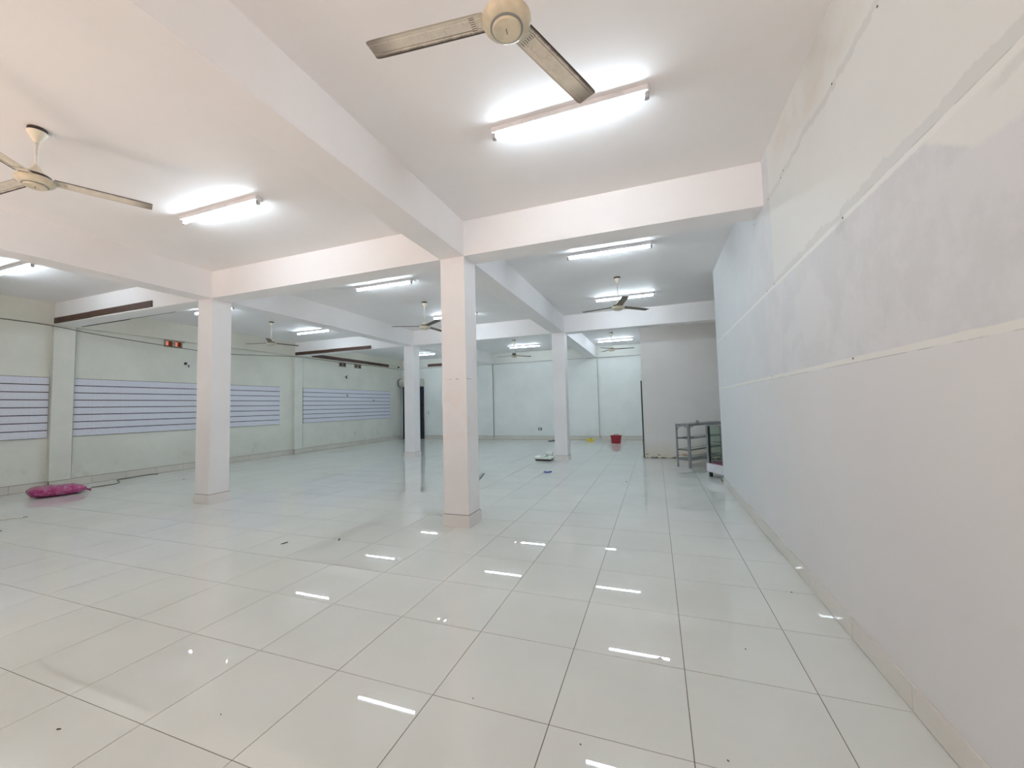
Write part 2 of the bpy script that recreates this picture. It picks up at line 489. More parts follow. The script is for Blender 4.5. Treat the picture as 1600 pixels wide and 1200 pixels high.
# ------------------------------------------------------------------ floor
floor = struct(MB().box(XL - 0.2, YFR - 0.2, -0.15, XREC + 0.2, YK + 0.2, -0.0035).obj('floor', M['grout']))
GAP = 0.0020
full = MB().box(GAP, GAP, -0.0034, TS - GAP, TS - GAP, 0).mesh('floor_tile', M['tile'])
tiles = []
i0 = math.floor((XL - TX0) / TS); i1 = math.ceil((XREC - TX0) / TS)
j0 = math.floor((YFR - TY0) / TS); j1 = math.ceil((YK - TY0) / TS)
for i in range(i0, i1):
    for j in range(j0, j1):
        x0, y0 = TX0 + i * TS, TY0 + j * TS
        cx0, cx1 = max(x0, XL + 0.001), min(x0 + TS, XREC)
        cy0, cy1 = max(y0, YFR), min(y0 + TS, YK)
        if cy0 < YEND - 0.01 and cx1 > XR: cx1 = XR
        if cx1 - cx0 < 0.02 or cy1 - cy0 < 0.02: continue
        q = [project(a, b) for a, b in ((cx0, cy0), (cx1, cy0), (cx1, cy1), (cx0, cy1))]
        area = 0.0
        if all(q):
            cl = [(min(max(a, 0), 1600), min(max(b, 0), 1200)) for a, b in q]
            area = abs(sum(cl[k][0] * cl[(k + 1) % 4][1] - cl[(k + 1) % 4][0] * cl[k][1] for k in range(4))) / 2
        tiles.append((area, x0, y0, cx0, cx1, cy0, cy1))
tiles.sort(key=lambda t: -t[0])
rest = MB()
for k, (area, x0, y0, cx0, cx1, cy0, cy1) in enumerate(tiles):
    whole = cx1 - cx0 > TS - 1e-4 and cy1 - cy0 > TS - 1e-4
    if k < 298 and area > 0:
        if whole:
            o = link('floor_tile', full, floor); o.location = (x0, y0, 0)
            o.rotation_euler = (random.uniform(-.0006, .0006), random.uniform(-.0006, .0006), 0)
        else:
            MB().box(cx0 + GAP, cy0 + GAP, -0.0034, cx1 - GAP, cy1 - GAP, 0).obj('floor_tile', M['tile'], floor)
    else:
        rest.box(cx0 + GAP, cy0 + GAP, -0.0034, cx1 - GAP, cy1 - GAP, 0)
o = rest.obj('floor_tile', M['tile'], floor); o['kind'] = 'stuff'

# ------------------------------------------------------------------ shell
struct(MB().box(XL - 0.2, YFR - 0.2, ZC, XREC + 0.2, YK + 0.2, ZC + 0.2).obj('ceiling', M['ceiling']))
struct(MB().box(XL - 0.2, YFR - 0.2, 0, XL, YK + 0.2, ZC).obj('wall_left', M['left']))
struct(MB().box(XL, YK, 0, XREC, YK + 0.2, ZC).obj('wall_back', M['back']))
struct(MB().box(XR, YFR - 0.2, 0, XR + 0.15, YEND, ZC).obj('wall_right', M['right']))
struct(MB().box(XREC, YEND - 0.15, 0, XREC + 0.2, YK, ZC).obj('wall_recess', M['front']))
struct(MB().box(XR + 0.15, YEND - 0.15, 0, XREC, YEND, ZC).obj('wall_recess_near', M['front']))
struct(MB().box(XPT, YPT, 0, XREC, YPT + 0.12, ZC).box(XPT, YPT + 0.12, 0, XPT + 0.12, YK, ZC).obj('wall_partition', M['partition']))
# shop front behind the camera: solid on the left, a doorway shaped to pass one sun patch, then wide open bays
fw = MB()
fw.box(XL, YFR - 0.2, 0, XB + 0.1, YFR, ZC)
fw.box(XB + 0.1, YFR - 0.2, 2.95, XR, YFR, ZC)
fw.box(-5.35, YFR - 0.2, 0, -5.15, YFR, 2.95)
fw.box(-5.15, YFR - 0.2, 0, XR, YFR, 0.5)
struct(fw.obj('wall_front', M['front']))
struct(MB().box(XL - 3, -12, -0.25, XREC + 3, YFR - 0.2, -0.05).obj('pavement', M['pavement']))
struct(MB().box(-5.35, -5.0, 3.1, XR + 2, YFR - 0.2, 3.25).box(XL - 3, -5.0, 3.1, XB + 0.05, YFR - 0.2, 3.25).obj('sun_blocker', M['front']))  # unseen slabs added outside so the sun reaches only one floor patch

# beams: named beams are part of the building
def beam(x0, y0, x1, y1, mat='beam', z0=ZB):
    return struct(MB().box(x0, y0, z0, x1, y1, ZC).obj('ceiling_beam', M[mat]))
for yc, xe in ((YF, XR), (YA, XR), (YB, XREC)):
    beam(XLP, yc - CD, xe, yc + CD)
for xc in (XA, XB):
    for a, b in ((YFR, YF - CD), (YF + CD, YA - CD), (YA + CD, YB - CD), (YB + CD, YKP)):
        beam(xc - CW, a, xc + CW, b)
beam(XL, YFR, XLP, YK, 'left_up')
beam(XLP, YKP, XPT, YK, 'back_up')
# pilasters of the left and back walls
for yc in (YF, YA, YB):
    struct(MB().box(XL, yc - CD, 0, XLP, yc + CD, ZB).obj('wall_left_pilaster', M['left']))
for xc in (XB, XA):
    struct(MB().box(xc - CW, YKP, 0, xc + CW, YK, ZB).obj('wall_back_pilaster', M['back']))

# thin dark grey strips where the walls meet the pilasters and back beam
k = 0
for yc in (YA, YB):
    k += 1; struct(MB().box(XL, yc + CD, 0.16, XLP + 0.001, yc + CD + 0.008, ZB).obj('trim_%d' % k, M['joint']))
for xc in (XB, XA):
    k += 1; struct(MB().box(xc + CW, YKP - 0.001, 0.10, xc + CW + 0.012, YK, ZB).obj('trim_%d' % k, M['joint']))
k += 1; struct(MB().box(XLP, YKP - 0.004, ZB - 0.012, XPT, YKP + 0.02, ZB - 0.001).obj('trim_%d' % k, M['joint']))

# ------------------------------------------------------------------ skirting, tile by tile
def skirting(name, axis, fixed, a, b, h, mat, sign, phase, thick=0.012):
    cap = 0.006 if mat == 'skirt_left' else -0.002
    """axis 'y': runs along y at x=fixed, projecting towards sign*x"""
    root = MB()
    f0, f1 = sorted((fixed, fixed + sign * (0.0015 if cap < 0 else 0.010)))
    if axis == 'y': root.box(f0, a, 0, f1, b, h + cap)
    else: root.box(a, f0, 0, b, f1, h + cap)
    root = struct(root.obj(name, M['grout']))
    g0, g1 = sorted((fixed + sign * (0.0015 if cap < 0 else 0.010), fixed + sign * thick))
    k = math.floor((a - phase) / TS)
    while phase + k * TS < b:
        u0 = max(a, phase + k * TS) + 0.0018; u1 = min(b, phase + (k + 1) * TS) - 0.0018
        k += 1
        if u1 - u0 < 0.02: continue
        t = MB()
        if axis == 'y': t.box(g0, u0, 0.0045, g1, u1, h)
        else: t.box(u0, g0, 0.0045, u1, g1, h)
        t.obj('skirting_tile', M[mat], root)
    return root
wr = bpy.data.objects['wall_right']
hole = MB().lathe([(0.004, -0.001), (0.007, 0.0015), (0.002, 0.0018)], 8).xf(Matrix.Rotation(R(-90), 4, 'Y')).mesh('anchor_hole', M['black'])
for y, z in ((2.312, 3.282), (2.832, 3.302), (3.802, 3.312), (3.876, 3.290), (4.277, 3.30), (4.84, 3.30), (2.817, 2.482), (4.246, 2.490), (4.491, 2.490), (2.814, 1.665), (4.494, 1.668)):
    o = link('anchor_hole', hole, wr); o.location = (XR, y, z)
skirting('baseboard_right', 'y', XR, YFR, YEND, 0.125, 'skirt', -1, TY0)
for a, b in ((YFR, YF - CD), (YF + CD, YA - CD), (YA + CD, YB - CD), (YB + CD, YK - 0.10)):
    skirting('baseboard_left', 'y', XL, a, b, 0.15, 'skirt_left', 1, TY0 + 0.3)
for yc in (YA, YB):
    skirting('baseboard_left_pilaster', 'y', XLP, yc - CD, yc + CD, 0.15, 'skirt_left', 1, yc - 3.3)
for yc in (YA, YB):
    skirting('baseboard_left_return', 'x', yc - CD, XL + 0.012, XLP, 0.15, 'skirt_left', -1, XL)
for a, b in ((-10.22, XB - CW), (XB + CW, XA - CW), (XA + CW, XPT - 0.05)):
    skirting('baseboard_back', 'x', YK, a, b, 0.15, 'skirt_left', -1, TX0)
for xc in (XB, XA):
    skirting('baseboard_back_pilaster', 'x', YKP, xc - CW, xc + CW, 0.15, 'skirt_left', -1, xc - 3.3)

# ------------------------------------------------------------------ columns with tiled plinths
def column(xc, yc, label, paint_name='column'):
    t = empty('square_column', (xc, yc, 0), label, 'column', 'square columns of the hall')
    MB().box(-CW, -CD, 0, CW, CD, ZB).obj('shaft', M[paint_name], t)
    # shaft material reads object space; plinth slabs wrap the foot
    p = 0.016; h = 0.142
    pl = MB().box(-CW - 0.004, -CD - 0.004, 0, CW + 0.004, CD + 0.004, h + 0.004).obj('plinth_bed', M['grout'], t)
    a, b = CW + p, CD + p
    for bx in ((-a, -b, a, -CD - 0.004), (-a, CD + 0.004, a, b), (CW + 0.004, -CD - 0.003, a, CD + 0.003), (-a, -CD - 0.003, -CW - 0.004, CD + 0.003)):
        MB().box(bx[0], bx[1], 0.001, bx[2], bx[3], h).obj('plinth_tile', M['plinth'], t)
    return t
column(XA, YA, 'nearest square white column in the middle, with a faint stain line', 'column_stained')
column(XB, YA, 'square white column on the left, in front of the long slatted panel')
column(XB, YB, 'square white column in front of the roller shutter in the far corner')
column(XA, YB, 'square white column at the back with the foam tray at its foot')
for xc in (XA, XB):
    struct(MB().box(xc - CW, YF - CD, 0, xc + CW, YF + CD, ZB).obj('wall_front_pier', M['column']))

# ------------------------------------------------------------------ fluorescent fixtures
def make_light(label):
    t = empty('fluorescent_light', (0, 0, ZC), label, 'ceiling light', 'fluorescent tube lights')
    MB().rbox(-0.62, -0.044, -0.042, 0.62, 0.044, 0, 0.008).obj('housing', M['fixture'], t)
    for sx in (-1, 1):
        e = MB().rbox(min(sx * 0.585, sx * 0.62), -0.019, -0.084, max(sx * 0.585, sx * 0.62), 0.019, -0.042, 0.006)
        e.obj('tube_socket', M['socket'], t)
    tb = MB(); tb.tube([(-0.585, 0, -0.059), (0.585, 0, -0.059)], 0.016, 14)
    tb.obj('tube', M['tube'], t, True)
    return t
lights = [
    (-0.57, 3.045, 'bright fluorescent light nearest the viewer, beside the nearest fan blade'),
    (-4.53, 3.055, 'fluorescent light right of the grimy fan on the left, in the front middle bay'),
    (-9.20, 3.09, 'fluorescent light cut by the left edge of the photo'),
    (-4.62, 6.10, 'fluorescent light just left of the top of the nearest column'),
    (-0.57, 6.10, 'fluorescent light right of the nearest column, just behind the first right beam'),
    (-0.54, 8.925, 'fluorescent light behind the fan in the second right bay'),
    (-9.10, 6.06, 'fluorescent light mostly hidden behind the left column top'),
    (-9.18, 8.91, 'fluorescent light above the second slatted panel, right of the left bay fan'),
    (-4.60, 8.885, 'fluorescent light crossing behind the nearest column, beside the middle fan'),
    (-4.63, 14.73, 'fluorescent light at the back of the middle bay, above the far middle fan'),
    (-1.28, 14.90, 'fluorescent light at the back of the right bay, above the far right fan'),
    (-9.20, 14.78, 'fluorescent light just right of the far left column top'),
    (-9.20, 11.88, 'fluorescent light of the far left bay, hidden above the far beam'),
    (-4.62, 11.83, 'fluorescent light of the far middle bay, hidden above the far beam'),
    (-1.19, 11.81, 'fluorescent light of the far right bay, hidden above the far beam'),
]
L0 = make_light(lights[0][2])
for k, (x, y, lb) in enumerate(lights):
    o = L0 if k == 0 else copy_tree(L0)
    o.location = (x, y, ZC); o['label'] = lb

# ------------------------------------------------------------------ ceiling fans
def blade_mesh():
    b = MB()
    ys = [-0.0590, -0.053, -0.034, -0.030, -0.026, 0.0, 0.026, 0.030, 0.034, 0.053, 0.0590]
    prof = [0.0012, 0.0018, 0.0025, 0.0050, 0.0028, 0.0034, 0.0028, 0.0050, 0.0025, 0.0018, 0.0012]
    xs = [0.105, 0.13, 0.16, 0.25, 0.35, 0.45, 0.55, 0.65, 0.682, 0.694, 0.701, 0.704]
    sc = [0.94, 0.95, 0.96, 0.97, 0.98, 0.99, 1.0, 1.0, 0.99, 0.955, 0.89, 0.80]
    ny = len(ys)
    for layer in (0, 1):
        for x, k in zip(xs, sc):
            for y, z in zip(ys, prof): b.v.append((x, y * k, z + (0.0025 if layer else 0)))
    N = len(xs) * ny
    for i in range(len(xs) - 1):
        for j in range(ny - 1):
            a = i * ny + j
            b.f.append((a, a + 1, a + ny + 1, a + ny)); b.f.append((a + N, a + ny + N, a + ny + 1 + N, a + 1 + N))
    for i in range(len(xs) - 1):
        for j in (0, ny - 1):
            a = i * ny + j; q = (a, a + ny, a + ny + N, a + N)
            b.f.append(q if j == 0 else q[::-1])
    for i in (0, len(xs) - 1):
        for j in range(ny - 1):
            a = i * ny + j; q = (a, a + N, a + 1 + N, a + 1)
            b.f.append(q if i == 0 else q[::-1])
    return b
def make_fan(drop, label, blade='blade'):
    """origin on the ceiling; drop = distance from the ceiling down to the blades"""
    t = empty('ceiling_fan', (0, 0, ZC), label, 'ceiling fan', 'ceiling fans')
    zb = -drop
    auto_smooth(MB().lathe([(0.056, 0), (0.058, -0.004), (0.058, -0.028), (0.03, -0.03)], 28).obj('mount_ring', M['dark'], t))
    auto_smooth(MB().lathe([(0.05, -0.028), (0.062, -0.030), (0.061, -0.042), (0.040, -0.075), (0.022, -0.105), (0.017, -0.118), (0.012, -0.12)], 32).obj('canopy', M['cream_white'], t))
    MB().tube([(0, 0, -0.11), (0, 0, zb + 0.075)], 0.0105, 14).obj('down_rod', M['rod'], t, True)
    auto_smooth(MB().lathe([(0.014, zb + 0.115), (0.020, zb + 0.110), (0.034, zb + 0.080), (0.062, zb + 0.042), (0.083, zb + 0.034), (0.084, zb + 0.029)], 32).obj('motor_cover', M['cream_white'], t))
    auto_smooth(MB().lathe([(0.080, zb + 0.031), (0.090, zb + 0.026), (0.090, zb + 0.003), (0.06, zb)], 32).obj('motor', M['dark'], t))
    auto_smooth(MB().lathe([(0.085, zb + 0.006), (0.104, zb + 0.004), (0.114, zb - 0.006), (0.115, zb - 0.018), (0.108, zb - 0.032), (0.092, zb - 0.044), (0.076, zb - 0.050), (0.05, zb - 0.050)], 48).obj('housing', M['cream'], t))
    auto_smooth(MB().lathe([(0.077, zb - 0.048), (0.076, zb - 0.054), (0.064, zb - 0.055), (0.05, zb - 0.055)], 48).obj('trim_ring', M['ring'], t))
    cap = auto_smooth(MB().lathe([(0.066, zb - 0.053), (0.068, zb - 0.056), (0.067, zb - 0.060), (0.063, zb - 0.065), (0.035, zb - 0.067), (0.001, zb - 0.067)], 48).obj('cap', M['cream'], t))
    mk = MB()
    for k in range(6):
        y = -0.0125 + k * 0.005; w = (0.004, 0.0035, 0.004, 0.003, 0.004, 0.003)[k]
        mk.box(-w / 2, y - 0.0015, zb - 0.0685, w / 2, y + 0.0015, zb - 0.0669)
    mk.obj('logo_mark', M['black'], cap).rotation_euler = (0, 0, R(2))
    bm_ = blade_mesh().mesh('blade', M[blade])
    br = MB().box(0.07, -0.020, -0.003, 0.14, 0.020, 0.001).box(0.13, -0.034, -0.003, 0.152, 0.034, 0.001).mesh('blade_bracket', M['dark'])
    for k in range(3):
        a = R(120 * k)
        o = link('blade', bm_, t)
        o.location = (0, 0, zb + 0.002); o.rotation_euler = (Matrix.Rotation(a, 3, 'Z') @ Matrix.Rotation(R(-5), 3, 'X')).to_euler()
        o = link('blade_bracket', br, t)
        o.location = (0, 0, zb + 0.010); o.rotation_euler = (Matrix.Rotation(a, 3, 'Z') @ Matrix.Rotation(R(-4), 3, 'X')).to_euler()
    return t
fans = [
    (0.505, -0.578, 1.69, 187.0, 'grimy cream ceiling fan nearest the viewer, cut by the top edge'),
    (0.415, -4.57, 1.64, 64.0, 'cream ceiling fan at the left edge with a short rod'),
    (0.54, -4.65, 7.57, 85.0, 'ceiling fan half hidden by the nearest column, to its left'),
    (0.55, -0.57, 7.57, 165.0, 'ceiling fan in front of a lit tube in the second right bay'),
    (0.55, -9.22, 7.59, 75.0, 'ceiling fan in the left bay, between the left column and a tube light'),
    (0.55, -4.60, 13.36, 49.0, 'far ceiling fan of the middle bay, left of the back column'),
    (0.55, -1.27, 13.45, 5.0, 'far ceiling fan of the right bay, right of the back column'),
]
protos = {}
for dz, x, y, a, lb in fans:
    if dz in protos: o = copy_tree(protos[dz])
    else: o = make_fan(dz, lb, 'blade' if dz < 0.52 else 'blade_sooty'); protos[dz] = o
    o.location = (x, y, ZC); o.rotation_euler = (0, 0, R(a)); o['label'] = lb

# ------------------------------------------------------------------ slatted display panels on the left wall
def slat_panel(y0, y1, label, x=XL, z0=1.02, z1=2.245, hooks=()):
    t = empty('slatted_panel', (x, (y0 + y1) / 2, z0), label, 'wall panel', 'slatted display panels on the left wall')
    L = (y1 - y0) / 2; H = z1 - z0
    MB().box(0.001, -L, 0, 0.010, L, H).obj('backing', M['slat_back'], t)
    n = 8; p = H / n
    me = MB().box(0.010, -L + 0.006, 0.009, 0.026, L - 0.006, p - 0.009).mesh('slat', M['slat'])
    for k in range(n):
        o = link('slat', me, t); o.location = (0, 0, k * p)
    return t
slat_panel(1.2, 4.43, 'short lilac slatted panel cut by the left edge of the photo')
slat_panel(4.80, 9.78, 'long lilac slatted panel running behind the left column')
slat_panel(10.70, 15.62, 'lilac slatted panel farthest along the left wall, near the shutter')
def hook(y, z, label):
    h = MB().box(0, -0.012, -0.05, 0.008, 0.012, 0.05).tube([(0.004, 0, -0.03), (0.07, 0, -0.035), (0.085, 0, -0.015)], 0.006, 6)
    o = h.obj('panel_hook', M['black']); o.location = (XL + 0.027, y, z)
    tag(o, label, 'hook', 'hooks left in the far slatted panel')
hook(12.83, 2.02, 'larger black hook in the upper grooves of the far slatted panel')
hook(14.42, 1.82, 'smaller black hook in the right part of the far slatted panel')

# ------------------------------------------------------------------ wall vents
def vent(y0, y1, z0, z1, label, lit):
    w = y1 - y0; h = z1 - z0
    t = empty('wall_vent', (XL, y0, z0), label, 'vent', None if lit else 'dark wall vents')
    MB().box(0.001, 0, 0, 0.010, w, h).obj('vent_plate', M['vent_frame'], t)
    f = MB(); b = 0.026
    f.box(0.010, 0, 0, 0.035, w, b).box(0.010, 0, h - b, 0.045, w + (0.04 if lit else 0), h)
    f.box(0.010, 0, b, 0.030, b, h - b).box(0.010, w - b, b, 0.030, w, h - b).box(0.010, w * 0.42, b, 0.030, w * 0.58, h - b)
    f.obj('vent_frame', M['vent_frame'], t)
    for a, c in ((b, w * 0.42), (w * 0.58, w - b)):
        o = MB().box(0.010, a, b, 0.014, c, h - b).obj('opening', M['vent_red' if lit else 'vent_dark'], t)
        if lit:
            MB().prism([(0, 0), (0.004, 0), (0.004, 0.05), (0, 0.05)], 0.0, h - 2.6 * b).obj('daylight_slit', M['vent_lit'], o).location = (0.014, a + 0.012, b + 0.01)
    if lit: MB().lathe([(0.012, 0), (0.012, 0.012), (0.002, 0.014)], 12).xf(Matrix.Rotation(R(90), 4, 'Y')).obj('knob', M['black'], t).location = (0.030, w * 0.5, h * 0.55)
vent(6.45, 6.86, 3.137, 3.31, 'pair of square vent openings glowing orange, high on the left wall', True)
vent(12.42, 12.78, 3.135, 3.30, 'left one of two dark vents above the far slatted panel', False)
vent(13.27, 13.66, 3.14, 3.30, 'right one of two dark vents above the far slatted panel', False)

# small wall fittings
t = empty('wall_fitting', (XL, 6.99, 2.75), 'small white box fitting on a dark stem, beside the left column', 'wall fitting')
MB().rbox(0.035, -0.05, -0.032, 0.11, 0.075, 0.032, 0.012).obj('body', M['white_plastic'], t)
MB().box(0, -0.062, -0.030, 0.035, -0.02, 0.030).box(0.0, -0.066, -0.02, 0.085, -0.051, 0.02).obj('bracket', M['black'], t)
MB().box(0.04, 0.005, -0.095, 0.06, 0.022, -0.032).obj('stem', M['black'], t)
t = empty('wall_fitting', (XL, 12.84, 2.745), 'small round white fitting below the two dark vents', 'wall fitting')
MB().lathe([(0.062, 0), (0.062, 0.02), (0.055, 0.03), (0.01, 0.032)], 20).xf(Matrix.Rotation(R(90), 4, 'Y')).obj('rim', M['black'], t)
MB().lathe([(0.058, 0.03), (0.056, 0.075), (0.035, 0.095), (0.004, 0.10)], 20).xf(Matrix.Translation((0, 0.02, 0)) @ Matrix.Rotation(R(90), 4, 'Y')).obj('face', M['white_plastic'], t, True)
t = empty('wall_outlet', (XL, 13.32, 0.47), 'round pale outlet low on the left wall under the far slatted panel', 'outlet')
MB().lathe([(0.05, 0), (0.05, 0.012), (0.042, 0.018), (0.036, 0.018)], 20).xf(Matrix.Rotation(R(90), 4, 'Y')).obj('rim', M['socket'], t)
MB().lathe([(0.036, 0.004), (0.034, 0.02), (0.004, 0.022)], 20).xf(Matrix.Rotation(R(90), 4, 'Y')).obj('face', M['white_plastic'], t)
def plate(x, z, w, h, mat, face, name, label, cat):
    t = empty(name, (x, YK, z), label, cat)
    MB().box(-w / 2, -0.014, -h / 2, w / 2, 0, h / 2).obj('plate', M[mat], t)
    MB().box(-w * .28, -0.019, -h * .25, w * .28, -0.014, h * .25).obj('face', M[face], t)
plate(-4.62, 0.44, 0.15, 0.10, 'black', 'white_plastic', 'wall_outlet', 'black outlet with a pale centre low on the back wall', 'outlet')
plate(-10.02, 1.215, 0.07, 0.16, 'drum', 'socket', 'light_switch', 'pale switch on the back wall just right of the shutter', 'switch')
t = empty('bulb_holder', (XLP + 0.05, 16.10, 3.37), 'white bulb in a black holder in the far left corner', 'lamp')
MB().lathe([(0.035, 0.06), (0.045, 0.04), (0.045, 0.0), (0.03, -0.01)], 16).obj('holder', M['black'], t)
MB().lathe([(0.02, 0.0), (0.045, -0.03), (0.055, -0.06), (0.045, -0.095), (0.004, -0.115)], 16).obj('bulb', M['white_plastic'], t, True)

# ------------------------------------------------------------------ brown battens
def batten(name_pts, label, axis, fixed, z0, z1, depth, sgn, joints):
    a, b = name_pts
    if axis == 'x': t = empty('wood_batten', ((a + b) / 2, fixed, z0), label, 'wood strip', 'brown wooden battens')
    else: t = empty('wood_batten', (fixed, (a + b) / 2, z0), label, 'wood strip', 'brown wooden battens')
    mid = (a + b) / 2; cuts = [a] + list(joints) + [b]
    for k in range(len(cuts) - 1):
        u0, u1 = cuts[k] - mid, cuts[k + 1] - mid
        dz = 0.006 * (k % 2); d0, d1 = sorted((0, sgn * (depth - 0.004 * (k % 2))))
        m_ = MB()
        if axis == 'x': m_.box(u0, d0, dz, u1 - 0.002, d1, z1 - z0 + dz)
        else: m_.box(d0, u0, dz, d1, u1 - 0.002, z1 - z0 + dz)
        m_.obj('board', M['wood'], t)
batten((-11.36, -8.25), 'brown wooden batten along the foot of the front left cross beam', 'x', YA - CD, 3.335, 3.445, 0.025, -1, (-10.1,))
batten((-11.2, -8.2), 'brown wooden batten on the hidden rear side of the front left cross beam', 'x', YA + CD, 3.310, 3.41, 0.025, 1, (-9.6,))
batten((-11.36, -8.25), 'brown wooden batten along the foot of the far left cross beam', 'x', YB - CD, 3.325, 3.425, 0.025, -1, (-9.9,))
batten((11.0, 15.4), 'long brown wooden batten on the left wall above the two dark vents', 'y', XLP, 3.345, 3.465, 0.025, 1, (12.6, 14.0))
batten((-9.98, -8.9), 'brown wooden batten high on the back wall, right of the shutter', 'x', YKP, 3.37, 3.50, 0.025, -1, ())

# ------------------------------------------------------------------ cables
def smooth_pts(pts, n=6):
    out = []
    P = [Vector(p) for p in pts]
    for i in range(len(P) - 1):
        p0, p1, p2, p3 = P[max(i - 1, 0)], P[i], P[i + 1], P[min(i + 2, len(P) - 1)]
        for k in range(n):
            t = k / n
            out.append(0.5 * ((2 * p1) + (-p0 + p2) * t + (2 * p0 - 5 * p1 + 4 * p2 - p3) * t * t + (-p0 + 3 * p1 - 3 * p2 + p3) * t ** 3))
    out.append(P[-1])
    return out
cx = -11.25
c = MB().tube(smooth_pts([(XLP + 0.01, 1.0, 3.30), (cx, 3.66, 3.276), (cx, 4.37, 3.262), (cx, 5.13, 3.19), (cx, 7.06, 3.096), (cx, 8.0, 3.10), (cx, 10.13, 3.262), (cx, 10.94, 3.27), (cx, 11.84, 3.262), (cx, 12.86, 3.255), (cx, 15.1, 3.285), (XLP + 0.03, 15.95, 3.285)]), 0.008, 6).obj('hanging_cable', M['cable'], None, True)
tag(c, 'black cable sagging along the top of the left wall', 'cable')
c = MB().tube([(XLP + 0.006, 15.45, 3.46), (XLP + 0.01, 16.0, 3.42)], 0.004, 5).obj('bulb_wire', M['cable'])
tag(c, 'thin dark wire leading to the bulb in the far left corner', 'cable')
c = MB().tube([(-10.35, YKP - 0.005, 3.34), (-9.95, YKP - 0.005, 3.36)], 0.005, 5).obj('wall_wire', M['cable_grey'])
tag(c, 'short grey wire on the back wall left of the batten', 'cable')
fc = [(-10.72, 4.80, .009), (-10.70, 5.0, .009), (-10.72, 5.17, .009), (-10.86, 5.32, .009), (-11.10, 5.42, .009), (-11.30, 5.50, .009), (-11.36, 5.70, .009), (-11.44, 6.05, .009), (-11.46, 6.22, .009), (-11.30, 6.28, .009)]
c = MB().tube(smooth_pts(fc), 0.009, 6).obj('floor_cable', M['cable_grey'], None, True)
tag(c, 'thin dark cable kinked on the floor right of the pink bundle', 'cable')

# ------------------------------------------------------------------ roller shutter and folding gate in the far left corner
door = struct(MB().box(XL + 0.06, YK - 0.012, 0, -10.26, YK - 0.001, 2.46).obj('door_1', M['navy']))
t = empty('roller_shutter', (-11.4, YK - 0.2, 0), 'cream roller shutter drum above a dark doorway in the far left corner', 'roller shutter')
dr = MB().lathe([(0.02, 0), (0.175, 0.0), (0.185, 0.01), (0.185, 1.17), (0.175, 1.18), (0.02, 1.18)], 28).xf(Matrix.Translation((-0.02, -0.005, 2.655)) @ Matrix.Rotation(R(90), 4, 'Y'))
auto_smooth(dr.obj('drum', M['drum'], t))
auto_smooth(MB().lathe([(0.20, 0), (0.20, 0.012), (0.02, 0.012)], 28).xf(Matrix.Translation((-0.035, -0.005, 2.655)) @ Matrix.Rotation(R(90), 4, 'Y')).obj('end_plate', M['alu_dark'], t))
auto_smooth(MB().lathe([(0.19, 0), (0.19, 0.012), (0.02, 0.012)], 28).xf(Matrix.Translation((1.16, -0.005, 2.655)) @ Matrix.Rotation(R(90), 4, 'Y')).obj('end_plate', M['drum'], t))
MB().box(0.06, 0.06, 0, 0.15, 0.18, 2.47).obj('guide_rail', M['navy'], t)
cu = MB()
for k in range(30):
    z = k * 0.082
    cu.box(0.15, 0.135, z, 0.90, 0.150, z + 0.070); cu.box(0.15, 0.143, z + 0.070, 0.90, 0.150, z + 0.082)
o = cu.obj('curtain', M['shutter'], t); o['kind'] = 'stuff'
t = empty('folding_gate', (-10.50, YK - 0.10, 0), 'dark folded metal gate at the right side of the shutter doorway', 'gate')
for k in range(4):
    MB().box(k * 0.062, -0.05, 0.01, k * 0.062 + 0.046, 0.05, 2.42).obj('gate_leaf', M['navy'], t)
for z in (0.22, 0.85, 1.55, 2.25):
    MB().box(0.235, -0.06, z, 0.285, -0.01, z + 0.11).obj('hinge', M['navy'], t)

# door leaf seen edge on at the partition corner
MB().box(XPT - 0.034, YPT - 0.012, 0.002, XPT - 0.001, YPT + 0.9, 2.03).obj('door_2', M['alu_dark'])['kind'] = 'structure'

# ------------------------------------------------------------------ display counters in the recess on the right
def frame_post(t, x, y, z0, z1, w=0.026, mat='alu', name='post'):
    return MB().rbox(x - w / 2, y - w / 2, z0, x + w / 2, y + w / 2, z1, 0.003).obj(name, M[mat], t)
A = Vector((0.392, 9.868)); B = Vector((0.660, 9.69))
ang = math.atan2(B.y - A.y, B.x - A.x)
t = empty('display_counter', (A.x, A.y, 0), 'open aluminium display counter with thin glass shelves, against the partition', 'display counter', rz=ang)
WD = (B - A).length; LN = 1.45; HT = 0.945
for x in (0.016, WD - 0.02):
    for y in (0.013, LN): frame_post(t, x, y, 0, HT, 0.05 if x > 0.1 else 0.032)
def ring_rail(t, z, h=0.022, w=0.02, x0=0.0, x1=WD, y0=0.0, y1=LN, mat='alu'):
    m_ = MB()
    m_.box(x0 + w, y0, z, x1 - w, y0 + w, z + h); m_.box(x0 + w, y1 - w, z, x1 - w, y1, z + h)
    m_.box(x0, y0 + w, z, x0 + w, y1 - w, z + h); m_.box(x1 - w, y0 + w, z, x1, y1 - w, z + h)
    return m_.obj('rail', M[mat], t)
ring_rail(t, HT - 0.04, 0.04)
for z in (0.63, 0.375): ring_rail(t, z, 0.014, 0.014, mat='alu_dark')
ring_rail(t, 0.15, 0.03, 0.02)
for z in (0.646, 0.391, 0.205):
    MB().box(0.016, 0.016, z, WD - 0.016, LN - 0.016, z + 0.005).obj('glass_shelf', M['glass'], t)
MB().box(0.016, 0.016, 0.182, WD - 0.016, LN - 0.016, 0.188).obj('base_shelf', M['alu'], t)
MB().box(0.0, 0.0, HT, WD, LN + 0.01, HT + 0.008).obj('top_sheet', M['alu'], t)
